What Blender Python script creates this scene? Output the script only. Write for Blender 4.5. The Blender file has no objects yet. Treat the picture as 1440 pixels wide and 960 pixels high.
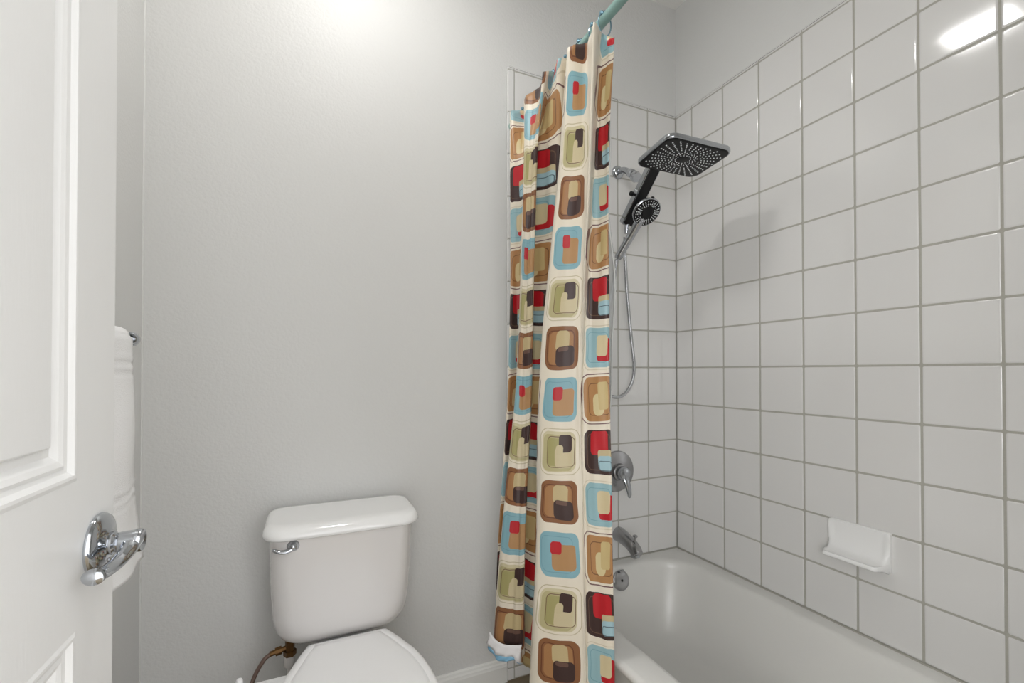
import bpy, bmesh, math, random
from mathutils import Vector, Matrix
random.seed(7)
R = math.radians
S = bpy.context.scene
COL = S.collection

# ------------------------------------------------------------------ camera
H = 1.112
cd = bpy.data.cameras.new('camera'); cam = bpy.data.objects.new('camera', cd); COL.objects.link(cam)
cd.sensor_width = 36.0; cd.lens = 642.2865 / 1440 * 36.0
cd.shift_y = 35.74 / 1440; cd.clip_start = .02
cam.location = (0, 0, H)
cam.rotation_euler = (R(90 + .5683), 0, R(-24.3352))
S.camera = cam
# ------------------------------------------------------------------ view, world and lights
S.view_settings.view_transform = 'Standard'; S.view_settings.look = 'None'
S.view_settings.gamma = 1; S.view_settings.use_curve_mapping = False
S.view_settings.exposure = 0.0
W = bpy.data.worlds.new('world'); S.world = W; W.use_nodes = True
W.node_tree.nodes['Background'].inputs[0].default_value = (.985, .99, 1, 1)
W.node_tree.nodes['Background'].inputs[1].default_value = 2.3
LAMP_STRENGTH = 59.0
def area(name, loc, rot, sx, sy, power, col=(1, 1, 1)):
    l = bpy.data.lights.new(name, 'AREA'); l.shape = 'RECTANGLE'; l.size = sx; l.size_y = sy; l.energy = power; l.color = col
    o = bpy.data.objects.new(name, l); o.location = loc; o.rotation_euler = rot; COL.objects.link(o); return o
# unseen fill light added beyond the doorway, brightens the tiled right wall
area('fill_to_right', (-.95, -1.05, 1.25), Vector((-2.35, -1.85, -.55)).to_track_quat('Z', 'Y').to_euler(), 1.1, .9, 24, (1, .995, .99))
area('fill_to_left', (1.15, -1.1, 1.7), Vector((1.5, -1.9, .5)).to_track_quat('Z', 'Y').to_euler(), .9, .9, 16, (1, 1, 1))  # second added fill, no real window, aimed in towards the left side

# ------------------------------------------------------------------ materials
def mat(name, col, rough=.5, metal=0, **kw):
    m = bpy.data.materials.new(name); m.use_nodes = True
    b = m.node_tree.nodes['Principled BSDF']
    b.inputs['Base Color'].default_value = (*col, 1); b.inputs['Roughness'].default_value = rough; b.inputs['Metallic'].default_value = metal
    for k, v in kw.items(): b.inputs[k.replace('_', ' ')].default_value = v
    return m
def srgb(r, g, b):
    f = lambda c: (c / 255 / 12.92) if c / 255 <= .04045 else ((c / 255 + .055) / 1.055) ** 2.4
    return (f(r), f(g), f(b))
def bump_noise(m, scale, strength, dist=.002, detail=3, stretch=None, variation=0):
    nt = m.node_tree; N = nt.nodes; L = nt.links; b = N['Principled BSDF']
    tc = N.new('ShaderNodeTexCoord'); n = N.new('ShaderNodeTexNoise'); n.inputs['Scale'].default_value = scale; n.inputs['Detail'].default_value = detail
    src = tc.outputs['Object']
    if stretch:
        mp = N.new('ShaderNodeMapping'); mp.inputs['Scale'].default_value = stretch; L.new(src, mp.inputs[0]); src = mp.outputs[0]
    L.new(src, n.inputs['Vector'])
    bp = N.new('ShaderNodeBump'); bp.inputs['Strength'].default_value = strength; bp.inputs['Distance'].default_value = dist
    L.new(n.outputs['Fac'], bp.inputs['Height']); L.new(bp.outputs[0], b.inputs['Normal'])
    if variation:
        c = b.inputs['Base Color'].default_value[:3]
        mx = N.new('ShaderNodeMix'); mx.data_type = 'RGBA'
        mx.inputs[6].default_value = (*[v * (1 - variation) for v in c], 1); mx.inputs[7].default_value = (*[min(1, v * (1 + variation)) for v in c], 1)
        L.new(n.outputs['Fac'], mx.inputs[0]); L.new(mx.outputs[2], b.inputs['Base Color'])
    return m
M = {}
M['paint'] = bump_noise(mat('wall_paint', srgb(220, 220, 218), .5), 130, .35, .0025)
M['ceiling'] = bump_noise(mat('ceiling_paint', srgb(240, 239, 236), .8), 110, .3, .002)
M['tile'] = mat('glazed_tile', srgb(228, 227, 225), .09, Coat_Weight=.3, Coat_Roughness=.05)
bump_noise(M['tile'], 7, .05, .003, 1)
M['grout'] = bump_noise(mat('grey_grout', srgb(178, 176, 167), .9), 300, .3, .001, variation=.1)
M['grout_dark'] = mat('grout_line', srgb(150, 149, 140), .9)
M['trim'] = mat('white_trim', srgb(232, 232, 228), .35)
M['door'] = bump_noise(mat('door_paint', srgb(238, 238, 237), .33), 60, .18, .0012, 4, (6, 6, .6))
M['door'].node_tree.nodes['Principled BSDF'].inputs['Specular IOR Level'].default_value = .5
M['porcelain'] = mat('white_porcelain', srgb(247, 247, 246), .12, Coat_Weight=.4, Coat_Roughness=.04)
M['bone'] = mat('tank_porcelain', srgb(232, 229, 227), .12, Coat_Weight=.4, Coat_Roughness=.05)
M['seat'] = mat('white_plastic_seat', srgb(250, 250, 250), .3)
M['tub'] = mat('tub_enamel', srgb(230, 229, 225), .3, Coat_Weight=.15, Coat_Roughness=.2)
M['ceramic'] = mat('white_ceramic', srgb(248, 248, 247), .12, Coat_Weight=.4, Coat_Roughness=.05)
M['chrome'] = mat('chrome', (.50, .52, .55), .07, 1)
M['satin'] = mat('brushed_steel', (.42, .42, .43), .25, 1)
M['black'] = mat('black_plastic', (.006, .006, .007), .38, Specular_IOR_Level=.3)
M['nozzle'] = mat('silver_nozzle', srgb(235, 238, 240), .4)
M['hose'] = mat('metal_hose', (.55, .56, .58), .22, 1)
M['brass'] = bump_noise(mat('old_brass', srgb(112, 82, 48), .45, .8), 200, .5, .001, variation=.3)
M['bronze_hose'] = mat('brown_hose', srgb(120, 98, 88), .35, .3)
M['rod'] = mat('aqua_painted_rod', srgb(140, 174, 168), .3, .2)
M['ring'] = mat('blue_grey_ring', srgb(132, 168, 184), .2, .6)
M['white_hem'] = mat('white_lining', srgb(232, 230, 230), .5)
M['blue_hem'] = mat('blue_lining', srgb(138, 190, 222), .5)
M['dark'] = mat('dark_hole', (.01, .01, .01), .6)
M['floor'] = bump_noise(mat('brown_floor', srgb(122, 108, 84), .45), 12, .1, .001, 4, (1, 8, 1), variation=.35)
M['towel'] = bump_noise(mat('white_terry', srgb(248, 248, 248), .95), 420, .35, .003, 2)
# ribbed hose
def rib(m, scale):
    nt = m.node_tree; N = nt.nodes; L = nt.links
    tc = N.new('ShaderNodeTexCoord'); w = N.new('ShaderNodeTexWave'); w.inputs['Scale'].default_value = scale; w.bands_direction = 'Z'
    L.new(tc.outputs['Object'], w.inputs['Vector']); bp = N.new('ShaderNodeBump'); bp.inputs['Strength'].default_value = .5; bp.inputs['Distance'].default_value = .001
    L.new(w.outputs['Fac'], bp.inputs['Height']); L.new(bp.outputs[0], N['Principled BSDF'].inputs['Normal'])
rib(M['hose'], 60)
# towel woven bands
def emit(name, col, s):
    m = bpy.data.materials.new(name); m.use_nodes = True; nt = m.node_tree; nt.nodes.clear()
    e = nt.nodes.new('ShaderNodeEmission'); e.inputs[0].default_value = (*col, 1); e.inputs[1].default_value = s
    o = nt.nodes.new('ShaderNodeOutputMaterial'); nt.links.new(e.outputs[0], o.inputs[0]); return m
M['lamp'] = emit('lamp_diffuser', (1, .985, .965), LAMP_STRENGTH)

# translucent vinyl liner
def liner_mat():
    m = bpy.data.materials.new('clear_vinyl'); m.use_nodes = True; nt = m.node_tree; N = nt.nodes; L = nt.links; N.clear()
    t = N.new('ShaderNodeBsdfTransparent'); t.inputs[0].default_value = (.86, .88, .88, 1)
    p = N.new('ShaderNodeBsdfPrincipled'); p.inputs['Base Color'].default_value = (.62, .64, .64, 1); p.inputs['Roughness'].default_value = .22
    mx = N.new('ShaderNodeMixShader'); mx.inputs[0].default_value = .42
    o = N.new('ShaderNodeOutputMaterial'); L.new(t.outputs[0], mx.inputs[1]); L.new(p.outputs[0], mx.inputs[2]); L.new(mx.outputs[0], o.inputs[0]); return m
M['liner'] = liner_mat()
M['vinyl_hem'] = mat('vinyl_hem', srgb(212, 214, 212), .2)

# printed curtain: rounded shapes laid out in a 2 x 3 repeat
def curtain_mat():
    g = bpy.data.node_groups.new('rounded_shape', 'ShaderNodeTree')
    I = g.interface
    for n in ('u', 'v', 'cx', 'cy', 'hx', 'hy', 'r', 'w'): I.new_socket(n, in_out='INPUT', socket_type='NodeSocketFloat')
    I.new_socket('fill', in_out='OUTPUT', socket_type='NodeSocketFloat'); I.new_socket('line', in_out='OUTPUT', socket_type='NodeSocketFloat')
    N = g.nodes; L = g.links; gi = N.new('NodeGroupInput'); go = N.new('NodeGroupOutput')
    def mth(op, a, b=None):
        n = N.new('ShaderNodeMath'); n.operation = op
        for k, x in enumerate((a, b)):
            if x is None: continue
            if isinstance(x, (int, float)): n.inputs[k].default_value = x
            else: L.new(x, n.inputs[k])
        return n.outputs[0]
    def axis(p, c, h):
        d = mth('ABSOLUTE', mth('SUBTRACT', gi.outputs[p], gi.outputs[c]))
        return mth('MAXIMUM', mth('SUBTRACT', d, mth('SUBTRACT', gi.outputs[h], gi.outputs['r'])), 0.0)
    ax = axis('u', 'cx', 'hx'); ay = axis('v', 'cy', 'hy')
    ln = mth('SQRT', mth('ADD', mth('MULTIPLY', ax, ax), mth('MULTIPLY', ay, ay)))
    d = mth('SUBTRACT', ln, gi.outputs['r'])
    L.new(mth('LESS_THAN', d, 0.0), go.inputs['fill'])
    L.new(mth('LESS_THAN', mth('ABSOLUTE', d), gi.outputs['w']), go.inputs['line'])
    m = bpy.data.materials.new('printed_curtain_fabric'); m.use_nodes = True; nt = m.node_tree; N = nt.nodes; L = nt.links
    b = N['Principled BSDF']; b.inputs['Roughness'].default_value = .42; b.inputs['Sheen Weight'].default_value = .15
    uv = N.new('ShaderNodeUVMap'); uv.uv_map = 'UVMap'
    nz = N.new('ShaderNodeTexNoise'); nz.inputs['Scale'].default_value = 1.3; nz.inputs['Detail'].default_value = 0
    L.new(uv.outputs[0], nz.inputs['Vector'])
    sub = N.new('ShaderNodeVectorMath'); sub.operation = 'SUBTRACT'; sub.inputs[1].default_value = (.5, .5, .5); L.new(nz.outputs['Color'], sub.inputs[0])
    sc = N.new('ShaderNodeVectorMath'); sc.operation = 'SCALE'; sc.inputs['Scale'].default_value = .10; L.new(sub.outputs[0], sc.inputs[0])
    ad = N.new('ShaderNodeVectorMath'); L.new(uv.outputs[0], ad.inputs[0]); L.new(sc.outputs[0], ad.inputs[1])
    sp = N.new('ShaderNodeSeparateXYZ'); L.new(ad.outputs[0], sp.inputs[0])
    def mth(op, a, b_, c=None):
        n = N.new('ShaderNodeMath'); n.operation = op
        for k, x in enumerate((a, b_, c)):
            if x is None: continue
            if isinstance(x, (int, float)): n.inputs[k].default_value = x
            else: L.new(x, n.inputs[k])
        return n.outputs[0]
    # u in [-.5, 1.5): column A centred on 0, column B centred on 1; v in [-.5, 2.5): three designs
    u = mth('WRAP', sp.outputs[0], 1.5, -.5); v = mth('WRAP', sp.outputs[1], .5, -2.5)
    cur = [None]
    base = srgb(242, 233, 215)
    def put(col, cu, cv, hx, hy, r, line=None):
        n = N.new('ShaderNodeGroup'); n.node_tree = g; L.new(u, n.inputs['u']); L.new(v, n.inputs['v'])
        for k, x in (('cx', cu), ('cy', cv), ('hx', hx), ('hy', hy), ('r', min(r, hx, hy)), ('w', line or .01)): n.inputs[k].default_value = x
        mx = N.new('ShaderNodeMix'); mx.data_type = 'RGBA'; L.new(n.outputs['line' if line else 'fill'], mx.inputs[0])
        if cur[0] is None: mx.inputs[6].default_value = (*base, 1)
        else: L.new(cur[0], mx.inputs[6])
        mx.inputs[7].default_value = (*srgb(*col), 1); cur[0] = mx.outputs[2]
    BLUE = (142, 186, 196); TAN = (190, 146, 98); RED = (196, 26, 38); OLIVE = (176, 168, 112); CREAM = (214, 198, 156); BROWN = (146, 98, 62); DARK = (66, 44, 40); MAR = (120, 84, 84)
    # rows run downwards: v = 0 blue / tan, -1 olive / dark, -2 brown / light blue
    put(BLUE, 0, 0, .42, .41, .17); put((120, 166, 180), -.05, .0, .33, .33, .12, .006)
    put(TAN, .09, -.06, .25, .24, .08); put(RED, -.07, .11, .115, .125, .06)
    put((206, 194, 160), 0, -1, .46, .45, .2, .008); put((218, 208, 172), -.02, -1, .40, .40, .17); put((196, 186, 140), -.05, -1.02, .34, .36, .12)
    put(OLIVE, -.14, -1.0, .17, .27, .08); put((216, 202, 164), .10, -1.10, .2, .22, .1); put((130, 104, 78), .03, -1.0, .32, .30, .1, .008)
    put(DARK, .13, -.83, .15, .17, .07)
    put((214, 200, 160), .0, -.95, .08, .10, .06)
    put(BROWN, 0, -2, .42, .43, .17); put((110, 62, 40), -.03, -2.0, .33, .34, .12, .008); put((176, 128, 82), -.02, -2, .30, .32, .12)
    put((206, 186, 140), .02, -1.86, .17, .2, .1); put(DARK, .09, -2.17, .22, .19, .1); put((112, 82, 70), .05, -2.03, .13, .04, .03)
    put(MAR, 1.0, 0, .47, .46, .17, .010); put((186, 138, 88), 1.0, 0, .41, .41, .15); put((130, 90, 58), 1.03, -.0, .30, .29, .1, .008)
    put((224, 208, 160), 1.0, -.1, .15, .2, .12); put((212, 190, 136), 1.14, .06, .13, .25, .05)
    put(DARK, 1, -1, .43, .42, .15); put((112, 84, 66), 1.0, -1, .35, .34, .12, .007); put(RED, 1.02, -.82, .25, .22, .09)
    put((206, 190, 150), 1.17, -1.07, .19, .13, .05); put((172, 204, 212), 1.17, -1.2, .19, .15, .08); put((90, 110, 120), 1.17, -1.25, .17, .09, .05, .008)
    put((222, 212, 188), 1, -2, .46, .45, .17, .010); put((158, 194, 200), 1, -2, .41, .41, .16); put((126, 170, 180), .97, -2.0, .31, .31, .1, .006)
    put(RED, 1.16, -2.05, .2, .24, .08); put((220, 204, 164), 1.10, -1.96, .17, .22, .07)
    L.new(cur[0], b.inputs['Base Color'])
    # light comes faintly through the cloth
    out = N['Material Output']; tr = N.new('ShaderNodeBsdfTranslucent'); L.new(cur[0], tr.inputs[0])
    mx = N.new('ShaderNodeMixShader'); mx.inputs[0].default_value = .18; L.new(b.outputs[0], mx.inputs[1]); L.new(tr.outputs[0], mx.inputs[2]); L.new(mx.outputs[0], out.inputs[0])
    return m
M['curtain'] = curtain_mat()

# ------------------------------------------------------------------ mesh helpers
def obj(name, bm, m, parent=None, smooth=True, angle=38):
    bmesh.ops.recalc_face_normals(bm, faces=bm.faces)
    me = bpy.data.meshes.new(name); bm.to_mesh(me); bm.free()
    o = bpy.data.objects.new(name, me); COL.objects.link(o)
    for x in (m if isinstance(m, (list, tuple)) else [m]): me.materials.append(M[x])
    if smooth:
        for p in me.polygons: p.use_smooth = True
        me.set_sharp_from_angle(angle=R(angle))
    if parent:
        off = Vector(); q = parent
        while q: off += q.location; q = q.parent
        me.transform(Matrix.Translation(-off)); o.parent = parent
    return o
def thing(name, label, cat, loc=(0, 0, 0), group=None):
    o = bpy.data.objects.new(name, None); COL.objects.link(o); o.location = loc; o.empty_display_size = .05
    tag(o, label, cat, group); return o
def tag(o, label, cat, group=None):
    o['label'] = label; o['category'] = cat
    if group: o['group'] = group
    return o
def struct(o): o['kind'] = 'structure'; return o
def box(bm, x0, y0, z0, x1, y1, z1, bevel=0, seg=2):
    b = bmesh.new(); bmesh.ops.create_cube(b, size=1)
    for v in b.verts: v.co = Vector(((x0 + x1) / 2 + v.co.x * (x1 - x0), (y0 + y1) / 2 + v.co.y * (y1 - y0), (z0 + z1) / 2 + v.co.z * (z1 - z0)))
    if bevel: bmesh.ops.bevel(b, geom=b.edges[:], offset=bevel, segments=seg, affect='EDGES', profile=.5)
    merge(bm, b); return bm
def merge(bm, b, mtx=None, mi=None):
    if mtx: bmesh.ops.transform(b, matrix=mtx, verts=b.verts)
    mp = {v: bm.verts.new(v.co) for v in b.verts}
    for f in b.faces:
        try:
            n = bm.faces.new([mp[v] for v in f.verts]); n.material_index = f.material_index if mi is None else mi
        except ValueError: pass
    b.free()
def rings(bm, loops, cap0=True, cap1=True, closed=True):
    vs = [[bm.verts.new(p) for p in l] for l in loops]; n = len(vs[0])
    for a, b in zip(vs, vs[1:]):
        for i in range(n if closed else n - 1):
            j = (i + 1) % n
            try: bm.faces.new((a[i], a[j], b[j], b[i]))
            except ValueError: pass
    if cap0: bm.faces.new(vs[0][::-1])
    if cap1: bm.faces.new(vs[-1])
    return vs
def lathe(bm, prof, origin, axis, seg=32, cap0=True, cap1=True):
    ax = Vector(axis).normalized(); q = ax.to_track_quat('Z', 'Y').to_matrix(); o = Vector(origin)
    rings(bm, [[o + q @ Vector((max(r, 1e-5) * math.cos(2 * math.pi * k / seg), max(r, 1e-5) * math.sin(2 * math.pi * k / seg), h)) for k in range(seg)] for r, h in prof], cap0, cap1)
    return bm
def catmull(pts, n=8):
    P = [Vector(p) for p in pts]; P = [2 * P[0] - P[1]] + P + [2 * P[-1] - P[-2]]; out = []
    for i in range(1, len(P) - 2):
        a, b, c, d = P[i - 1:i + 3]
        for k in range(n):
            t = k / n; out.append(.5 * ((2 * b) + (c - a) * t + (2 * a - 5 * b + 4 * c - d) * t * t + (3 * b - a - 3 * c + d) * t ** 3))
    out.append(P[-2]); return out
def tube(bm, pts, rad, seg=12, flat=1.0, up=(0, 0, 1)):
    P = [Vector(p) for p in pts]; n = len(P); L = []; prev = Vector(up)
    for i, p in enumerate(P):
        t = (P[min(i + 1, n - 1)] - P[max(i - 1, 0)]).normalized()
        s = t.cross(prev)
        if s.length < 1e-4: s = t.orthogonal()
        s.normalize(); w = s.cross(t).normalized(); prev = w
        r = rad[i] if isinstance(rad, (list, tuple)) else rad
        L.append([p + s * (r * math.cos(2 * math.pi * k / seg)) + w * (r * flat * math.sin(2 * math.pi * k / seg)) for k in range(seg)])
    rings(bm, L); return bm
def rrect(cx, cy, hx, hy, r, n=6):
    out = []
    for sx, sy, a0 in ((1, 1, 0), (-1, 1, 90), (-1, -1, 180), (1, -1, 270)):
        for k in range(n + 1):
            a = R(a0 + 90 * k / n); out.append((cx + sx * (hx - r) + r * math.cos(a), cy + sy * (hy - r) + r * math.sin(a)))
    return out

# ------------------------------------------------------------------ room shell
YB, XR, XL, YF, ZC = 1.5125, 1.4679, -.3989, -.06, 2.70
TP = .155; Z7 = 1.1285
def slab(name, *b, m='paint'):
    return struct(obj(name, box(bmesh.new(), *b), m, smooth=False))
wall_back = slab('wall_back', XL - .1, YB + .008, -.05, XR + .12, YB + .12, ZC)
wall_right = slab('wall_right', XR + .008, YF, -.05, XR + .12, YB + .008, ZC)
wall_left = slab('wall_left', XL - .1, YF, -.05, XL, YB + .008, ZC)
DX0, DX1, DZ = -.25, .56, 2.06
b = bmesh.new(); box(b, XL - .1, YF - .11, -.05, DX0, YF, ZC); box(b, DX1, YF - .11, -.05, XR + .12, YF, ZC); box(b, DX0, YF - .11, DZ, DX1, YF, ZC)
wall_front = struct(obj('wall_front', b, 'paint', smooth=False))
slab('floor', XL - .1, -2.6, -.05, XR + .12, YB + .12, 0, m='floor')
slab('ceiling', XL - .1, YF, ZC, XR + .12, YB + .12, ZC + .08, m='ceiling')
# caulked corner between the left and back wall
b = bmesh.new(); tube(b, [(XL, YB + .008, 0), (XL, YB + .008, ZC)], .0035, 8); struct(obj('trim_1', b, 'paint'))
# door casing of the doorway the camera looks through
b = bmesh.new(); box(b, DX1 - .012, YF - .12, 0, DX1, YF + .005, DZ); box(b, DX0, YF - .12, 0, DX0 + .01, YF + .005, DZ); box(b, DX0, YF - .12, DZ - .012, DX1, YF + .005, DZ)
box(b, DX1 - .005, YF, 0, DX1 + .06, YF + .015, DZ + .06, .003); box(b, DX0 - .06, YF, DZ, DX1 + .06, YF + .015, DZ + .06, .003)
struct(obj('trim_2', b, 'trim'))

# tiles, one cushioned tile after another, plus a thin bullnose border
def tile_wall(name, wall, place, us, zs, strip):
    bm = bmesh.new(); g = .0017
    prof = [(0, -.0085), (.0006, -.0014), (.0022, -.00035), (.0046, 0), (.0060, 0)]
    thin = [(0, -.0085), (.0004, -.0010), (.0012, -.0003), (.0024, 0), (.0030, 0)]
    def one(u0, u1, z0, z1, rl, rise=0):
        if u1 - u0 < .006 or z1 - z0 < .006: return
        ta, tb = (random.uniform(-.0022, .0022) for _ in range(2)); L = []
        cu, cz = (u0 + u1) / 2, (z0 + z1) / 2
        for off, d in (thin if rise else prof):
            L.append([place(p[0], p[1], d + rise + ta * (p[0] - cu) + tb * (p[1] - cz)) for p in rrect(cu, cz, (u1 - u0) / 2 - off, (z1 - z0) / 2 - off, .0035, 3)])
        rings(bm, L, cap0=False)
    for u0, u1 in zip(us, us[1:]):
        for z0, z1 in zip(zs, zs[1:]): one(u0 + g, u1 - g, z0 + g, z1 - g, 0)
        one(u0 + g, u1 - g, zs[-1] + g, zs[-1] + .013, 0, .001)
    if strip:
        for z0, z1 in zip(zs, zs[1:]): one(strip[0], strip[1] - g, z0 + g, z1 - g, 0, .003)
        one(strip[0], strip[1] - g, zs[-1] + g, zs[-1] + .013, 0, .003)
    o = obj(name, bm, 'tile', wall, angle=50)
    bm = bmesh.new(); gl = [place(a, c, d) for d in (-.0010,) for a, c in ((strip[0] + .002 if strip else us[0], 0), (us[-1], 0), (us[-1], zs[-1] + .011), (strip[0] + .002 if strip else us[0], zs[-1] + .011))]
    bk = [place(a, c, -.009) for a, c in ((strip[0] + .002 if strip else us[0], 0), (us[-1], 0), (us[-1], zs[-1] + .011), (strip[0] + .002 if strip else us[0], zs[-1] + .011))]
    rings(bm, [bk, gl]); obj('grout', bm, 'grout', o, smooth=False)
zs = [0.0] + [Z7 - 7 * TP + TP * k for k in range(0, 15)]
us_back = [XR - TP * k for k in (5, 4, 3, 2, 1)] + [XR]
tile_wall('tile_panel', wall_back, lambda u, z, d: Vector((u, YB - d, z)), us_back, zs, (.667, us_back[0]))
us_r = [YB - .0894 - TP * k for k in range(10, -1, -1)]
us_r = [max(u, YF) for u in us_r] + [YB]; us_r = sorted(set(us_r))
tile_wall('tile_panel', wall_right, lambda u, z, d: Vector((XR - d, u, z)), us_r, zs, None)

# baseboard with a stepped cove top
def baseboard(name, p0, p1, nrm):
    prof = [(0, 0), (.013, 0), (.013, .056), (.0115, .060), (.011, .066), (.0075, .071), (.006, .078), (.003, .082), (0, .082)]
    p0, p1, n = Vector(p0), Vector(p1), Vector(nrm); bm = bmesh.new()
    rings(bm, [[q + n * a + Vector((0, 0, z)) for a, z in prof] for q in (p0, p1)]); return struct(obj(name, bm, 'trim', angle=20))
baseboard('baseboard_back', (XL, YB + .008, 0), (.664, YB + .008, 0), (0, -1, 0))
baseboard('baseboard_left', (XL, YF, 0), (XL, YB, 0), (1, 0, 0))

# ------------------------------------------------------------------ ceiling lamp (seen only in the glazed tiles)
lx, ly = .137, 1.005
t = thing('ceiling_light', 'rectangular white ceiling light whose reflection shows in the upper right tiles', 'ceiling light', (lx, ly, ZC))
bm = bmesh.new(); rings(bm, [[(x, y, z) for x, y in rrect(lx, ly, a, c, .02)] for a, c, z in ((.15, .165, ZC), (.15, .165, ZC - .012), (.10, .12, ZC - .034), (.09, .11, ZC - .008))]); obj('frame', bm, 'trim', t)
bm = bmesh.new(); rings(bm, [[(x, y, z) for x, y in rrect(lx, ly, a, c, .012)] for a, c, z in ((.088, .105, ZC - .008), (.088, .105, ZC - .018), (.082, .099, ZC - .021))]); obj('diffuser', bm, 'lamp', t)

# ------------------------------------------------------------------ bathtub
TZ = .352
def tub():
    t = thing('bathtub', 'white alcove bathtub below the square wall tiles', 'bathtub', (1.1, .75, 0))
    ox0, ox1, oy0, oy1 = .752, XR - .003, YF + .005, YB - .003
    ix0, ix1, iy0, iy1 = .848, 1.404, .06, 1.462
    def R2(x0, x1, y0, y1, r, z, n=10):
        return [Vector((x, y, z)) for x, y in rrect((x0 + x1) / 2, (y0 + y1) / 2, (x1 - x0) / 2, (y1 - y0) / 2, r, n)]
    L = [R2(ox0 + .028, ox1, oy0, oy1, .004, 0), R2(ox0 + .024, ox1, oy0, oy1, .004, .30), R2(ox0 + .010, ox1, oy0, oy1, .004, .318), R2(ox0, ox1, oy0, oy1, .005, .332), R2(ox0 + .001, ox1, oy0, oy1, .006, .343), R2(ox0 + .006, ox1, oy0, oy1, .008, .3495), R2(ox0 + .014, ox1, oy0, oy1, .01, TZ)]
    L += [R2(ix0 - .018, ix1 + .018, iy0 - .018, iy1 + .016, .17, TZ - .001), R2(ix0 - .006, ix1 + .006, iy0 - .008, iy1 + .006, .175, TZ - .004), R2(ix0, ix1, iy0, iy1, .175, TZ - .012),
          R2(ix0 + .006, ix1 - .008, iy0 + .015, iy1 - .006, .16, .32), R2(ix0 + .02, ix1 - .03, iy0 + .06, iy1 - .022, .14, .24), R2(ix0 + .04, ix1 - .055, iy0 + .12, iy1 - .045, .15, .14), R2(ix0 + .07, ix1 - .085, iy0 + .19, iy1 - .08, .15, .075), R2(ix0 + .12, ix1 - .13, iy0 + .26, iy1 - .13, .12, .055)]
    bm = bmesh.new(); rings(bm, L, cap0=False); obj('basin', bm, 'tub', t, angle=60)
    o = Vector((1.118, 1.449, .302)); n = Vector((0, -1, .28)).normalized()
    bm = bmesh.new(); lathe(bm, [(.036, 0), (.0375, .006), (.0365, .011), (.031, .014), (.02, .0155), (.005, .016)], o - n * .006, n, 40); pl = obj('overflow_plate', bm, 'satin', t)
    bm = bmesh.new(); lathe(bm, [(.005, 0), (.005, .0006), (.004, .002), (.002, .0022)], o + n * .0098, n, 12); obj('screw', bm, 'dark', pl)
    bm = bmesh.new(); box(bm, 1.109, 1.438, .337, 1.127, 1.446, .345, .002); obj('trip_lever', bm, 'satin', pl)
    # caulk bead where the tub meets the tiles
    bm = bmesh.new(); tube(bm, [(.76, YB - .003, TZ + .001), (XR - .003, YB - .003, TZ + .001), (XR - .003, YF + .01, TZ + .001)], .0026, 8); obj('caulk_bead', bm, 'grout', t)
    bm = bmesh.new(); lathe(bm, [(.032, 0), (.032, .003), (.02, .004)], (1.118, 1.24, .053), (0, 0, 1)); obj('drain', bm, 'satin', t)
tub()

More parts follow.
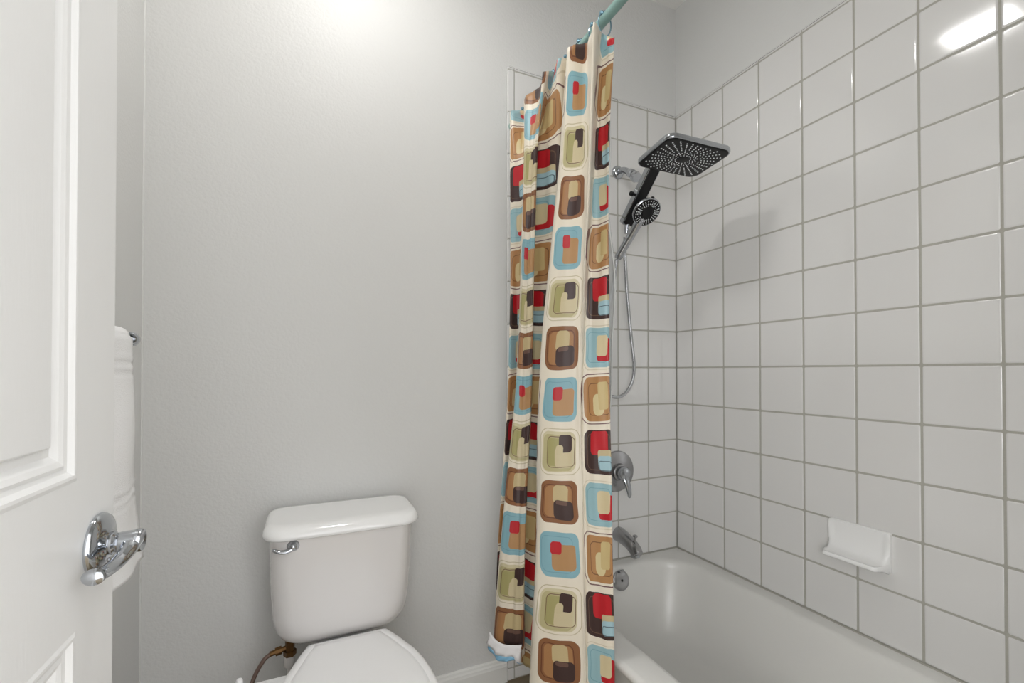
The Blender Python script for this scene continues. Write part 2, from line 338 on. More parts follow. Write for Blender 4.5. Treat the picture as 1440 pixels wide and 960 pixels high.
# ------------------------------------------------------------------ toilet
def toilet():
    t = thing('toilet', 'white two piece toilet with closed lid against the grey wall', 'toilet', (.1, 1.1, 0))
    cx = .100
    def sec(z, w, yf, yb=1.492, r=.05, bulge=.012):
        P = rrect(cx, (yf + yb) / 2, w / 2, (yb - yf) / 2, r, 8); out = []
        for x, y in P:
            k = 1 - ((x - cx) / (w / 2)) ** 2
            if y < (yf + yb) / 2: y -= bulge * max(0, k)
            out.append(Vector((x, y, z)))
        return out
    # tank, narrowing and rounding in at the bottom
    L = [sec(.376, .20, 1.40, 1.46, .03, 0), sec(.379, .255, 1.372, 1.472, .04), sec(.388, .29, 1.348, 1.48, .05), sec(.405, .322, 1.328, 1.486, .055), sec(.43, .342, 1.314, 1.49, .055), sec(.47, .354, 1.306, 1.492, .052), sec(.55, .362, 1.30, 1.492, .05), sec(.64, .366, 1.296, 1.492, .048), sec(.688, .368, 1.295, 1.492, .048)]
    bm = bmesh.new(); rings(bm, L); obj('tank', bm, 'bone', t, angle=70)
    # tank lid with soft ogee edge
    L = [sec(.686, .380, 1.288, 1.496, .045), sec(.6875, .394, 1.279, 1.498, .05), sec(.692, .399, 1.273, 1.499, .052), sec(.698, .398, 1.274, 1.499, .052), sec(.7045, .395, 1.278, 1.498, .05), sec(.711, .389, 1.284, 1.496, .048), sec(.7155, .381, 1.292, 1.493, .044), sec(.718, .370, 1.302, 1.488, .04), sec(.7187, .352, 1.318, 1.48, .03), sec(.7187, .34, 1.33, 1.475, .03)]
    bm = bmesh.new(); rings(bm, L); obj('tank_lid', bm, 'porcelain', t, angle=70)
    # flush handle
    bm = bmesh.new(); o = Vector((-.026, 1.296, .670))
    lathe(bm, [(.0165, -.006), (.0165, .004), (.013, .007), (.0105, .012), (.010, .018), (.0075, .0225), (.003, .0245)], o, (0, -1, 0), 28)
    pts = catmull([(-.026, 1.281, .669), (-.036, 1.277, .6635), (-.050, 1.276, .6615), (-.064, 1.278, .665), (-.0725, 1.281, .670)], 5)
    tube(bm, pts, [.0085 - .0035 * (i / (len(pts) - 1)) ** .7 if i < len(pts) - 2 else .003 for i in range(len(pts))], 12, .75)
    obj('flush_handle', bm, 'chrome', t)
    # bowl, rim and pedestal
    def egg(z, w, y0, y1, k=1.0, n=48):
        out = []
        for i in range(n):
            a = 2 * math.pi * i / n; s, c = math.sin(a), math.cos(a)
            x = cx + w / 2 * math.copysign(abs(c) ** .9, c); ym = y1 - (y1 - y0) * .42
            y = ym + ((y1 - ym) * math.copysign(abs(s) ** .75, s) if s > 0 else (ym - y0) * s)
            out.append(Vector((x, y, z)))
        return out
    bm = bmesh.new(); rings(bm, [egg(0, .22, .93, 1.42), egg(.02, .215, .93, 1.42), egg(.12, .20, .96, 1.40), egg(.22, .25, .90, 1.40), egg(.30, .31, .84, 1.36), egg(.345, .33, .83, 1.33), egg(.362, .335, .825, 1.32), egg(.366, .32, .83, 1.31)])
    box(bm, cx - .085, 1.28, .2, cx + .085, 1.47, .374, .015)
    obj('bowl', bm, 'porcelain', t, angle=50)
    # seat and lid: squared at the hinge, round at the front
    def seat(z, grow, back=1.296):
        sx = .108; side = [(.100, 1.312), (.120, 1.27), (.138, 1.225), (.155, 1.18), (.168, 1.12), (.174, 1.05), (.170, .98), (.152, .91), (.115, .85), (.06, .82), (0, .812)]
        side = [(h_ + grow, y_ + (grow * .6 if y_ > 1.1 else -grow * (1.1 - y_) * 3.4)) for h_, y_ in side]
        half = catmull([Vector((h_, y_, z)) for h_, y_ in side], 4)[:-1]
        c = [Vector((sx + p.x, p.y, z)) for p in half] + [Vector((sx, side[-1][1], z))] + [Vector((sx - p.x, p.y, z)) for p in half[::-1]]
        return c
    bm = bmesh.new(); rings(bm, [seat(.368, -.008), seat(.370, .001), seat(.378, .003), seat(.384, .0), seat(.385, -.006)]); obj('seat', bm, 'seat', t, angle=60)
    bm = bmesh.new(); rings(bm, [seat(.386, -.006), seat(.387, .001), seat(.392, .0015), seat(.397, -.001), seat(.3995, -.006), seat(.3998, -.0165), seat(.3984, -.0178), seat(.3998, -.0195), seat(.4020, -.028), seat(.4025, -.05)])
    lid = obj('seat_lid', bm, 'seat', t, angle=60)
    for s in (-1, 1):
        bm = bmesh.new(); box(bm, cx + s * .07 - .016, 1.292, .368, cx + s * .07 + .016, 1.315, .396, .006, 3); obj('hinge', bm, 'seat', t)
    # bidet side control reaching out on the left
    bm = bmesh.new(); box(bm, -.150, 1.18, .354, -.02, 1.250, .373, .006, 3); arm = obj('bidet_control', bm, 'seat', t)
    bm = bmesh.new(); lathe(bm, [(.008, 0), (.008, .018), (.006, .023), (.002, .0245)], (-.138, 1.243, .369), (0, 0, 1), 20); obj('knob', bm, 'seat', arm)
    # brass tee and supply hose
    bm = bmesh.new(); lathe(bm, [(.012, 0), (.012, .05)], (-.036, 1.41, .335), (0, 0, 1), 8); lathe(bm, [(.0165, 0), (.0165, .013)], (-.036, 1.41, .330), (0, 0, 1), 6)
    lathe(bm, [(.007, 0), (.007, .02), (.011, .02), (.011, .036), (.007, .036), (.007, .05)], (-.036, 1.41, .352), (-1, -.1, -.12), 8)
    obj('tee_valve', bm, 'brass', t)
    bm = bmesh.new(); lathe(bm, [(.0135, 0), (.0135, .026), (.010, .032)], (-.038, 1.41, .330), (0, 0, -1), 10); lathe(bm, [(.007, 0), (.007, .27)], (-.038, 1.41, .31), (0, 0, -1), 10); obj('coupling_nut', bm, 'bone', t)
    bm = bmesh.new(); tube(bm, catmull([(-.083, 1.405, .346), (-.100, 1.40, .335), (-.122, 1.385, .300), (-.130, 1.34, .27), (-.118, 1.28, .285), (-.10, 1.21, .345)], 8), .0055, 12); obj('supply_hose', bm, 'bronze_hose', t)
toilet()

# ------------------------------------------------------------------ shower fittings
PX = 1.155
def shower():
    t = thing('rain_shower', 'chrome shower arm with large black rectangular rain head and bracket', 'shower head', (PX, YB, 1.921))
    bm = bmesh.new(); lathe(bm, [(.027, 0), (.027, .004), (.022, .012), (.014, .016)], (PX, YB - .001, 1.921), (0, -1, 0), 32); obj('flange', bm, 'chrome', t)
    bm = bmesh.new(); pts = catmull([(PX, YB - .01, 1.921), (PX, 1.475, 1.918), (PX - .002, 1.445, 1.900), (PX - .006, 1.41, 1.870)], 6); tube(bm, pts, .0115, 16)
    lathe(bm, [(.015, 0), (.017, .006), (.017, .026), (.0135, .034)], (PX - .004, 1.43, 1.888), (-.12, -.85, -.55), 24)
    lathe(bm, [(.0135, 0), (.019, .012), (.0205, .024), (.017, .036)], (PX - .009, 1.404, 1.865), (-.12, -.85, -.55), 24); obj('arm', bm, 'chrome', t)
    # local frame of the rain head
    C = [Vector(c) for c in ((1.0405, 1.2543, 1.8244), (1.019, 1.0728, 1.8337), (1.2532, 1.045, 1.8209), (1.2748, 1.2265, 1.8116))]
    o = sum(C, Vector()) / 4; ex = (C[3] - C[0]).normalized(); ey = (C[1] - C[0]).normalized(); ey = (ey - ex * ex.dot(ey)).normalized(); ez = ex.cross(ey).normalized()
    if ez.z < 0: ez = -ez
    W2, D2 = (C[3] - C[0]).length / 2 + .006, (C[1] - C[0]).length / 2 + .006
    def P(u, v, w): return o + ex * u + ey * v + ez * w
    def ring(g, w, r=.032): return [P(u, v, w) for u, v in rrect(0, 0, W2 - g, D2 - g, r, 8)]
    bm = bmesh.new(); rings(bm, [ring(.0035, 0), ring(.001, .001), ring(0, .004), ring(0, .012), ring(.0015, .015), ring(.007, .0165), ring(.05, .0175, .03)]); head = obj('rain_head', bm, 'chrome', t)
    bm = bmesh.new(); rings(bm, [ring(.0040, .002), ring(.0040, -.0008), ring(.006, -.0018), ring(.012, -.002)]); face = obj('spray_face', bm, 'black', head)
    # sprayed rows of nozzles radiating from an oval hub
    bm = bmesh.new(); n_ray = 32
    for k in range(n_ray):
        a = 2 * math.pi * (k + .5) / n_ray; c, s = math.cos(a), math.sin(a)
        for j in range(11):
            sw = a
            rr = .0235 + .0098 * j + (.0049 if k % 2 else 0)
            u, v = rr * math.cos(sw) * 1.08, rr * math.sin(sw)
            if abs(u) > W2 - .014 or abs(v) > D2 - .012 or (abs(u) > W2 - .03 and abs(v) > D2 - .03): continue
            if k % 2 and j % 2 == 0 and j < 3: continue
            lathe(bm, [(.0018 + .00010 * j, 0), (.0017 + .00010 * j, .0020), (.0008, .0028)], P(u, v, -.0015), -ez, 6)
    obj('nozzles', bm, 'nozzle', face, smooth=False)
    bm = bmesh.new(); L = [[P(a_ * math.cos(2 * math.pi * k / 32), b_ * math.sin(2 * math.pi * k / 32), w) for k in range(32)] for a_, b_, w in ((.020, .017, -.0015), (.020, .017, -.0032), (.018, .015, -.0036))]; rings(bm, L); obj('hub', bm, 'black', face)
    # bracket bar
    top = Vector((1.127, 1.262, 1.822)); bot = Vector((1.112, 1.385, 1.672)); d = (bot - top).normalized(); sx = Vector((1, 0, .0)); sx = (sx - d * sx.dot(d)).normalized(); nn = d.cross(sx).normalized()
    if nn.y > 0: nn = -nn
    def bar(hw, t0, t1, n0, n1, r=.012):
        Lb = []
        for w, g in ((n0, 0), (n1 - .002, 0), (n1, .002)):
            Lb.append([top + d * v + sx * u + nn * w for u, v in rrect(0, (t0 + t1) / 2, hw - g, (t1 - t0) / 2 - g, r - g, 6)])
        bm = bmesh.new(); rings(bm, Lb); return bm
    ln = (bot - top).length
    obj('bracket', bar(.0255, -.030, ln + .012, -.026, -.003, .007), 'chrome', t)
    obj('bracket_face', bar(.0205, -.026, ln + .009, -.006, .0006, .007), 'black', t)
    bm = bmesh.new(); q = top + d * .095 - nn * .012; lathe(bm, [(.005, 0), (.005, .018), (.0085, .019), (.0085, .028), (.006, .03)], q - sx * .018, -sx, 16); obj('diverter_knob', bm, 'black', t)
    bm = bmesh.new(); lathe(bm, [(.010, 0), (.010, .03), (.0075, .045)], bot + d * .0 - nn * .014, (-.05, .05, -1), 20); obj('hose_outlet', bm, 'chrome', t)
    # hand shower resting in the bracket
    hs = thing('hand_shower', 'round black faced chrome hand shower docked below the rain head', 'hand shower', (1.11, 1.32, 1.69))
    c = Vector((1.122, 1.300, 1.688)); n = Vector((-.06, -.70, -.70)).normalized()
    bm = bmesh.new(); lathe(bm, [(.012, -.030), (.034, -.024), (.050, -.010), (.0535, -.003), (.0535, .002), (.051, .004)], c, n, 48)
    end = Vector((1.088, 1.425, 1.545)); a = c - n * .016
    tip = [a, a.lerp(end, .25) + Vector((0, .008, -.012)), a.lerp(end, .6) + Vector((0, .008, -.010)), end]
    pts = catmull(tip, 7); tube(bm, pts, [.021 - .006 * math.sin(min(1, i / (len(pts) - 1) * 1.6) * 1.57) if i < len(pts) - 1 else .012 for i in range(len(pts))], 20); obj('body', bm, 'chrome', hs)
    bm = bmesh.new(); lathe(bm, [(.0495, .001), (.0495, .0052), (.047, .0064), (.0215, .0070), (.0205, .0071), (.0195, .0084), (.0185, .0088), (.016, .0088)], c, n, 48)
    q = n.to_track_quat('Z', 'Y').to_matrix()
    fa = obj('spray_face', bm, 'black', hs)
    bm = bmesh.new(); lathe(bm, [(.0055, 0), (.0055, .012), (.003, .014)], c + n * -.002 + q @ Vector((0, -.050, 0)), q @ Vector((0, -1, 0)), 12); obj('spray_selector', bm, 'black', hs); bm = bmesh.new(); lathe(bm, [(.0055, 0), (.0055, .007)], c + n * -.002 + q @ Vector((0, .050, 0)), q @ Vector((0, 1, 0)), 12); obj('rim_stud', bm, 'black', hs)
    bm = bmesh.new()
    for j, (rr, m_) in enumerate(((.0440, 26), (.0385, 26), (.0330, 26), (.0275, 26))):
        for k in range(m_):
            if k % 4 == 3 and j % 2: continue
            a_ = 2 * math.pi * k / m_; lathe(bm, [(.0018 + .0001 * (3 - j), 0), (.0018, .0016), (.0008, .0024)], c + n * .0063 + q @ Vector((rr * math.cos(a_), rr * math.sin(a_), 0)), n, 6)
    obj('nozzles', bm, 'nozzle', fa, smooth=False)
    # flexible hose: bracket outlet, long loop, back up to the handle
    h = catmull([(1.109, 1.405, 1.625), (1.118, 1.418, 1.56), (1.143, 1.435, 1.40), (1.168, 1.445, 1.25), (1.185, 1.449, 1.14), (1.178, 1.452, 1.07), (1.145, 1.454, 1.025), (1.10, 1.455, 1.012), (1.06, 1.455, 1.035), (1.045, 1.453, 1.12), (1.055, 1.447, 1.30), (1.078, 1.437, 1.45), (1.086, 1.427, 1.542)], 10)
    bm = bmesh.new(); tube(bm, h, .0068, 14); tag(obj('shower_hose', bm, 'hose'), 'grey metal shower hose hanging in a long loop against the tiles', 'hose')
shower()
def valve():
    t = thing('shower_valve', 'round chrome shower valve plate with single lever above the tub spout', 'valve', (PX - .01, YB, .708))
    o = Vector((1.147, YB - .0005, .709))
    bm = bmesh.new(); lathe(bm, [(.083, 0), (.083, .003), (.079, .009), (.06, .014), (.035, .017), (.033, .03), (.03, .032)], o, (0, -1, 0), 56); obj('escutcheon', bm, 'satin', t)
    bm = bmesh.new(); lathe(bm, [(.027, 0), (.027, .022), (.023, .030), (.012, .034), (.002, .035)], o + Vector((0, -.030, 0)), (0, -1, 0), 32)
    pts = catmull([o + Vector((0, -.046, -.004)), o + Vector((.004, -.060, -.03)), o + Vector((.010, -.066, -.062)), o + Vector((.014, -.066, -.092))], 6)
    tube(bm, pts, [.019, .018, .017, .016, .0155, .015, .0145, .014, .0135, .013, .0125, .012, .0115, .011, .0105, .010, .0095, .008, .005][:len(pts)], 16, .6, (0, 1, 0)); obj('lever', bm, 'chrome', t)
    bm = bmesh.new()
    s = thing('tub_spout', 'chrome tub spout with pull up diverter knob over the rim', 'tub spout', (PX, YB, .45))
    L = []
    for i, (y, z, w, h) in enumerate(((1.512, .456, .029, .029), (1.50, .456, .029, .029), (1.47, .452, .0265, .027), (1.44, .444, .0245, .026), (1.417, .434, .0235, .026), (1.400, .424, .022, .024), (1.392, .412, .020, .020))):
        L.append([Vector((PX + w * math.cos(2 * math.pi * k / 28), y + (0 if i < 4 else .010 * math.sin(2 * math.pi * k / 28) * -(i - 3) * .5), z + h * math.sin(2 * math.pi * k / 28))) for k in range(28)])
    rings(bm, L); obj('body', bm, 'satin', s)
    bm = bmesh.new(); lathe(bm, [(.018, 0), (.0175, .034), (.0145, .034)], (PX, 1.412, .434), (0, -.15, -1), 24); obj('outlet', bm, 'chrome', s)
    bm = bmesh.new(); lathe(bm, [(.0035, 0), (.0035, .020), (.0085, .022), (.0095, .026), (.007, .029), (.002, .030)], (PX, 1.410, .455), (0, -.1, 1), 20); obj('diverter_knob', bm, 'satin', s)
valve()

# ------------------------------------------------------------------ soap dish
def soap():
    bm = bmesh.new(); y0, y1 = .716, .877; z0, z1 = .556, .668; n = 36
    L = []
    for i in range(n + 1):
        u = i / n; y = y0 + (y1 - y0) * u; e = min(u, 1 - u) * 2           # 0 at the ends, 1 at the middle
        k = min(1, (e / .20)) ; k = math.sin(k * math.pi / 2) ** .8 if k < 1 else 1
        lip = .012 + .050 * k; lz = .576 + .004 * (1 - k)
        sc = min(1, max(0, (e - .05) / .18)); sc = sc * sc * (3 - 2 * sc)
        edge = .0035 if i in (0, n) else .0
        pr = [(0, z1 - edge), (.0085 - edge, z1 - edge), (.0125 - edge, z1 - .003)]
        # concave sweep from the top edge down to the tray and out to the lip
        q0, q1, q2, q3 = (.0125, z1 - .004), (.0125 - .009 * sc, z1 - .052), (.012 + .004 * k, lz - .004 * sc), (lip, lz + .004)
        for q in range(1, 19):
            a = q / 18; w_ = ((1 - a) ** 3, 3 * a * (1 - a) ** 2, 3 * a * a * (1 - a), a ** 3)
            pr.append(tuple(w_[0] * q0[m] + w_[1] * q1[m] + w_[2] * q2[m] + w_[3] * q3[m] for m in (0, 1)))
        pr += [(lip + .002, lz + .0015), (lip + .003, lz - .003), (lip, lz - .008), (lip * .62, lz - .013), (.014, z0 + .0015), (.0115 - edge, z0 + edge), (0, z0 + edge)]
        L.append([Vector((XR + .001 - x, y, z)) for x, z in pr])
    rings(bm, L); tag(obj('soap_dish', bm, 'ceramic', angle=50), 'white ceramic soap dish set into the right tile wall', 'soap dish')
soap()

# ------------------------------------------------------------------ curtain rod, rings, curtain, liner
RX, RZ = .687, 2.003
def rod():
    t = thing('curtain_rod', 'pale aqua shower curtain rod running from wall to wall', 'curtain rod', (RX, YB, RZ))
    bm = bmesh.new(); tube(bm, [(RX, YF, RZ), (RX, YB, RZ)], .0125, 24); obj('pole', bm, 'rod', t)
    bm = bmesh.new(); lathe(bm, [(.018, 0), (.018, .006), (.015, .012), (.015, .02)], (RX, YB - .0005, RZ), (0, -1, 0), 28); obj('end_flange', bm, 'rod', t)
    bm = bmesh.new(); lathe(bm, [(.026, 0), (.026, .006), (.017, .018), (.017, .025)], (RX, YF, RZ), (0, 1, 0), 28); obj('end_flange', bm, 'rod', t)
rod()
U = [1.33, .62, .5, .42, -.48, -.56, -.64, -1.05, -1.70, -1.98, -2.40, -2.85, -3.4, -3.9]
LV = [(1.962, [(0.696, 0.92), (0.675, 0.945), (0.625, 0.904), (0.66, 0.985), (0.612, 0.999), (0.65, 1.052), (0.608, 1.047), (0.64, 1.12), (0.601, 1.109), (0.635, 1.19), (0.609, 1.252), (0.65, 1.33), (0.598, 1.33), (0.66, 1.44)]),
      (1.72, [(0.7112, 0.9625), (0.6896, 0.9942), (0.6281, 0.9232), (0.6581, 0.9865), (0.6119, 1.0293), (0.6494, 1.1001), (0.6419, 1.1145), (0.6084, 1.1845), (0.591, 1.1375), (0.5828, 1.1522), (0.5733, 1.1785), (0.6087, 1.2612), (0.5811, 1.2957), (0.6182, 1.3228)]),
      (1.11, [(0.7338, 0.9961), (0.6939, 1.0471), (0.6834, 1.0519), (0.6728, 1.0566), (0.6008, 1.1221), (0.6548, 1.2184), (0.6778, 1.2519), (0.6469, 1.2988), (0.6325, 1.2505), (0.617, 1.2684), (0.6035, 1.2965), (0.6458, 1.3762), (0.6096, 1.3706), (0.6473, 1.4194)]),
      (0.6, [(0.7362, 0.9841), (0.6918, 1.0371), (0.6813, 1.0418), (0.6709, 1.0465), (0.5877, 1.1226), (0.6337, 1.206), (0.6563, 1.2397), (0.624, 1.2982), (0.6083, 1.2504), (0.5908, 1.2693), (0.5569, 1.3066), (0.6053, 1.3725), (0.5759, 1.3748), (0.6196, 1.399)]),
      (0.15, [(0.7379, 0.9833), (0.6931, 1.0255), (0.6827, 1.0302), (0.6706, 1.0357), (0.5647, 1.1165), (0.6054, 1.1969), (0.6274, 1.2308), (0.6156, 1.291), (0.6, 1.2432), (0.5688, 1.2683), (0.521, 1.3119), (0.5602, 1.349), (0.544, 1.3454), (0.5889, 1.358)])]
NS = 9
def plan(pts): 
    P = [Vector((x, y, u)) for (x, y), u in zip(pts, U)]
    return catmull(P, NS)
PL = [(z, plan(p)) for z, p in LV]
def cur_pt(i, z):
    zs_ = [p[0] for p in PL]
    for k in range(len(PL) - 1):
        if z >= zs_[k + 1] or k == len(PL) - 2:
            t = (zs_[k] - z) / (zs_[k] - zs_[k + 1]); t = max(0, t)
            a = PL[max(k - 1, 0)][1][i]; b_ = PL[k][1][i]; c = PL[k + 1][1][i]; d_ = PL[min(k + 2, len(PL) - 1)][1][i]
            h0 = zs_[k] - zs_[k + 1]
            m0 = (c - a) / ((zs_[max(k - 1, 0)] - zs_[k + 1]) or 1) * h0; m1 = (d_ - b_) / ((zs_[k] - zs_[min(k + 2, len(PL) - 1)]) or 1) * h0
            t2, t3 = t * t, t ** 3
            t = min(t, 1); 
            return (2 * t3 - 3 * t2 + 1) * b_ + (t3 - 2 * t2 + t) * m0 + (-2 * t3 + 3 * t2) * c + (t3 - t2) * m1
ROWS = [1.833, 1.698, 1.574, 1.447, 1.308, 1.18, 1.042, 0.893, 0.761, 0.623, 0.467, 0.336, 0.199]
def vrow(z):
    k = 0
    while k < len(ROWS) - 2 and z < ROWS[k + 1]: k += 1
    return -(k + (ROWS[k] - z) / (ROWS[k] - ROWS[k + 1]))
def zbot(u):
    for (a, za), (b, zb) in zip(((9, .15), (-.5, .15), (-.66, .205), (-1.05, .205), (-1.8, .28)), ((-.5, .15), (-.66, .205), (-1.05, .205), (-1.8, .28), (-9, .292))):
        if u >= b: return za + (zb - za) * min(1, max(0, (a - u) / (a - b)))
    return .292
def curtain():
    t = thing('shower_curtain', 'cream shower curtain printed with rounded retro squares, gathered at the left end of the tub', 'shower curtain', (.66, 1.2, 0))
    n = len(PL[0][1]); NZ = 130; bm = bmesh.new(); uvl = bm.loops.layers.uv.new('UVMap'); V = []; UVs = {}
    for j in range(NZ + 1):
        row = []
        for i in range(n):
            f = j / NZ; p0 = cur_pt(i, 1.9); s = i / (n - 1)
            zt = 1.962 - .009 * (1 + math.cos(i * 2 * math.pi / 18)); zb = zbot(p0.z)
            z = zt + (zb - zt) * f; p = cur_pt(i, min(1.962, max(.15, z)))
            w = .0016 * math.sin(i * .9 + z * 7) + .0012 * math.sin(i * 1.7 - z * 13)
            v = bm.verts.new((p.x + w, p.y + w * .5, z)); row.append(v); UVs[v] = (p.z, vrow(z) + .03 * math.sin(i * .25))
        V.append(row)
    for a, b_ in zip(V, V[1:]):
        for i in range(n - 1):
            f = bm.faces.new((a[i], a[i + 1], b_[i + 1], b_[i]))
            for l in f.loops: l[uvl].uv = UVs[l.vert]
    for f in bm.faces: f.smooth = True
    c = obj('cloth', bm, 'curtain', t, angle=180)
    md = c.modifiers.new('thickness', 'SOLIDIFY'); md.thickness = .0012
    # turned hem at the far lower corner: white lining with a blue border
    A = catmull([(0.5154, 1.3053, 0.318), (0.5284, 1.2797, 0.302), (0.5480, 1.2599, 0.296), (0.5702, 1.2466, 0.296), (0.5898, 1.2333, 0.300)], 6)
    B_ = catmull([(0.5084, 1.3053, 0.287), (0.5214, 1.2797, 0.268), (0.5410, 1.2599, 0.262), (0.5632, 1.2466, 0.264), (0.5828, 1.2333, 0.246)], 6)
    C_ = catmull([(0.5124, 1.3053, 0.272), (0.5254, 1.2797, 0.250), (0.5450, 1.2599, 0.246), (0.5672, 1.2466, 0.252), (0.5868, 1.2333, 0.245)], 6)
    for nm, P0, P1, mm in (('white_lining', A, B_, 'white_hem'), ('blue_border', B_, C_, 'blue_hem')):
        bm = bmesh.new(); L = []
        for k in range(5):
            f = k / 4; L.append([p.lerp(q, f) + Vector((.004 * math.sin(i * .9 + k), 0, 0)) * f for i, (p, q) in enumerate(zip(P0, P1))])
        rings(bm, L, False, False, closed=False); o = obj(nm, bm, mm, t, angle=180); md = o.modifiers.new('thickness', 'SOLIDIFY'); md.thickness = .0012
        o['label'] = nm.replace('_', ' ') + ' turned out at the hem'
    # clear inner liner
    l = thing('shower_curtain_liner', 'clear vinyl liner hanging behind the printed curtain, edge beside the tiles', 'shower liner', (.78, 1.2, 0))
    bm = bmesh.new(); L = []
    for j in range(61):
        f = j / 60; z = 1.955 + (.40 - 1.955) * f; row = []
        xm = .705 + .17 * f ** 1.1; yo = .955 + .255 * f ** 1.25 + .010 * math.sin(f * 11) + .006 * math.sin(f * 29)
        for i in range(61):
            s = i / 60; row.append(Vector((xm + .012 * math.sin(s * 40 + .8 * f) * (1 - .3 * s) + .003 * math.sin(f * 17 + i), yo + (1.44 - yo) * s, z)))
        L.append(row)
    rings(bm, L, False, False, closed=False); o = obj('sheet', bm, 'liner', l, angle=180)
    bm = bmesh.new(); tube(bm, [q[0] for q in L], .0022, 8, .5, (0, 1, 0)); obj('hem', bm, 'vinyl_hem', l)
    # metal rings with balls
    spots = [(.948, .0), (.992, .1), (1.055, -.1), (1.125, .1), (1.195, 0), (1.265, .15), (1.34, 0), (1.41, .1)]
    names = ['first from the near edge of the curtain', 'second from the near edge of the curtain', 'third from the near edge of the curtain', 'fourth from the near edge of the curtain', 'fifth from the near edge of the curtain', 'sixth from the near edge of the curtain', 'second from the back wall', 'closest to the back wall']
    src = None
    for (y, a), w in zip(spots, names):
        if src is None:
            src = thing('curtain_ring', '', 'curtain ring', (RX, y, RZ), 'metal rings on the curtain rod')
            bm = bmesh.new(); pts = []
            for k in range(29):
                q = 2 * math.pi * k / 28; pts.append(Vector((RX + .019 * math.sin(q), y + .0015 * math.sin(q * .5), RZ - .010 + .026 * math.cos(q) * (1 if math.cos(q) > 0 else 1.25))))
            tube(bm, pts, .0018, 8, up=(0, 1, 0)); obj('loop', bm, 'ring', src)
            for s_ in (-1, 0, 1):
                bm = bmesh.new(); lathe(bm, [(.001, -.0055), (.0035, -.0045), (.0055, 0), (.0035, .0045), (.001, .0055)], (RX + s_ * .010, y, RZ + .0165 - .003 * abs(s_)), (1, 0, 0), 12); obj('roller_ball', bm, 'ring', src)
            o = src
        else:
            o = src.copy(); COL.objects.link(o); o.location = (RX, y, RZ); o.rotation_euler = (0, 0, a)
            for ch in src.children:
                c2 = ch.copy(); COL.objects.link(c2); c2.parent = o
        o['label'] = 'blue grey metal ring on the rod, ' + w
curtain()

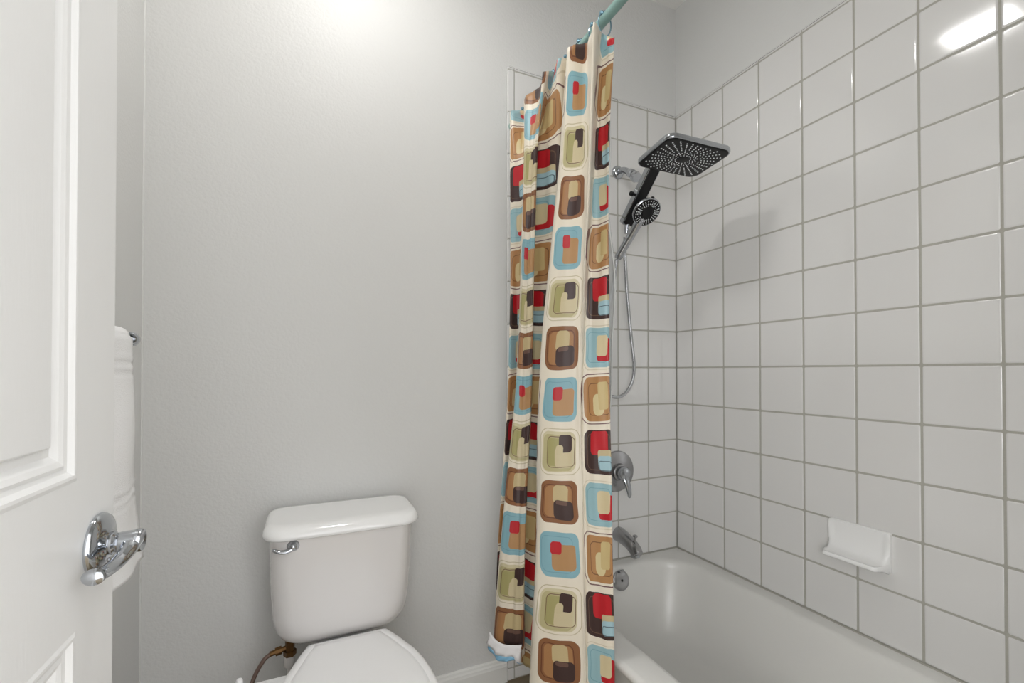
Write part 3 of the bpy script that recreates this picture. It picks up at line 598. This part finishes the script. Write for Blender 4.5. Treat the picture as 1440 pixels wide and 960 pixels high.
# ------------------------------------------------------------------ door, standing open on the left
def door():
    E = Vector((-.21, .70, 0)); dv = Vector((math.sin(R(1.9)), math.cos(R(1.9)), 0)); nv = Vector((dv.y, -dv.x, 0))
    def D(w, z, d=0): return E + dv * w + nv * d + Vector((0, 0, z))
    xs = [-.76, -.670, -.425, -.335, -.089, 0]
    zz = [.01, .19, .847, 1.000, 1.62, 1.72, 1.93, 2.04]
    bm = bmesh.new(); prof = [(0, 0), (.004, .0012), (.007, .0008), (.011, -.0035), (.015, -.0045), (.019, -.0030), (.024, -.0050), (.030, -.0095), (.0365, -.0100), (.0376, -.0100), (.0395, -.0050), (.041, -.0035)]
    T = .035
    for a, b_ in zip(xs, xs[1:]):
        for c, d in zip(zz, zz[1:]):
            panel = (a, b_) in ((xs[1], xs[2]), (xs[3], xs[4])) and (c, d) in ((zz[1], zz[2]), (zz[3], zz[4]), (zz[5], zz[6]))
            if panel:
                rings(bm, [[D(x, z, q) for x, z in ((a + o, c + o), (b_ - o, c + o), (b_ - o, d - o), (a + o, d - o))] for o, q in prof], cap0=False)
            else: bm.faces.new([bm.verts.new(D(x, z)) for x, z in ((a, c), (b_, c), (b_, d), (a, d))])
    bmesh.ops.remove_doubles(bm, verts=bm.verts, dist=1e-5)
    # slab behind the moulded skin, with eased edges
    def sl(o, q): return [D(x, z, q) for x, z in ((xs[0] + o, zz[0] + o), (xs[-1] - o, zz[0] + o), (xs[-1] - o, zz[-1] - o), (xs[0] + o, zz[-1] - o))]
    rings(bm, [sl(0, 0), sl(-.0012, -.0012), sl(-.0012, -T + .001), sl(0, -T)], cap0=False)
    dr = bpy.data.objects.new('door_1', None); COL.objects.link(dr); dr.location = D(-.76, 0); struct(dr)
    sk = obj('door_leaf', bm, 'door', dr, angle=12)
    h = bpy.data.objects.new('door_handle', None); COL.objects.link(h); h.parent = dr
    c = D(-.0425, .9185)
    bm = bmesh.new(); lathe(bm, [(.0335, 0), (.0350, .0015), (.0350, .004), (.0325, .0075), (.025, .010), (.0155, .012), (.0145, .013)], c, nv, 48); obj('rosette', bm, 'chrome', h)
    bm = bmesh.new(); lathe(bm, [(.0125, .011), (.0125, .016), (.0105, .018), (.0115, .022), (.0122, .033), (.0130, .0395), (.0120, .0418), (.0085, .041), (.004, .0395)], c, nv, 32)
    P = [c + nv * .032, c + nv * .0335 - dv * .016 + Vector((0, 0, -.004)), c + nv * .031 - dv * .036 + Vector((0, 0, -.010)), c + nv * .028 - dv * .056 + Vector((0, 0, -.011)), c + nv * .026 - dv * .072 + Vector((0, 0, -.009)), c + nv * .026 - dv * .082 + Vector((0, 0, -.007))]
    pts = catmull(P, 6); n = len(pts)
    tube(bm, pts, [(.0105 - .003 * math.sin(math.pi * i / (n - 1))) if i < n - 2 else (.008 if i == n - 2 else .004) for i in range(n)], 18, .8); obj('lever', bm, 'chrome', h)
    bm = bmesh.new(); lathe(bm, [(.003, 0), (.003, .003), (.0015, .004)], c + Vector((0, 0, -.018)) + nv * .009, nv, 12); lathe(bm, [(.0045, 0), (.0045, .004), (.0025, .006)], c + nv * .026 + Vector((0, 0, -.011)) - dv * .004, (0, 0, -1), 12); obj('screw', bm, 'chrome', h)
    for z in (.25, 1.02, 1.80):
        bm = bmesh.new(); lathe(bm, [(.006, 0), (.006, .09)], D(-.763, z, .004), (0, 0, 1), 12); obj('hinge', bm, 'satin', dr)
door()

# ------------------------------------------------------------------ towel bar and towel on the left wall
def towel():
    t = thing('towel_bar', 'chrome towel bar on the left wall behind the open door', 'towel bar', (XL, 1.15, 1.18))
    bx, bz = -.325, 1.178
    bm = bmesh.new(); tube(bm, [(bx, .62, bz), (bx, 1.168, bz)], .0085, 20); obj('bar', bm, 'chrome', t)
    for y in (.62, 1.168):
        bm = bmesh.new(); tube(bm, [(XL + .004, y, bz), (bx + .004, y, bz)], .009, 16); lathe(bm, [(.022, 0), (.022, .004), (.012, .012)], (XL, y, bz), (1, 0, 0), 24)
        lathe(bm, [(.0115, -.012), (.0145, -.008), (.0145, .008), (.0115, .012)], (bx, y, bz), (0, 1, 0), 24); obj('post', bm, 'chrome', t)
    bm = bmesh.new(); L = []; n = 160
    hang = []
    for k in range(n + 1):
        f = k / n
        if f < .44: hang.append((bx - .022, bz - .40 * (1 - f / .44), 1 - f / .44))
        elif f < .54: a = math.pi * (1 - (f - .44) / .10); hang.append((bx + .0165 * math.cos(a) - .003, bz + .0165 * math.sin(a), 0))
        else: g = (f - .54) / .46; hang.append((bx + .018 + .010 * g, bz - .440 * g, g))
    for x, z, g in hang:
        row = []; ye = 1.106 + .042 * g ** 1.3
        for i in range(33):
            s = i / 32; y = .70 + (ye - .70) * s; row.append(Vector((x + .006 * math.sin(s * 16 + g * 2) * min(1, g * 3) + (.0016 * math.sin(g * 150) if .08 < g < .16 or .62 < g < .72 else 0) + .003 * math.sin(g * 9 + s * 5) * min(1, g * 3), y, z)))
        L.append(row)
    rings(bm, L, False, False, closed=False); o = obj('hand_towel', bm, 'towel', angle=180); md = o.modifiers.new('thickness', 'SOLIDIFY'); md.thickness = .006; md.offset = 0
    tag(o, 'white terry towel hanging over the bar, seen between door edge and corner', 'towel')
towel()
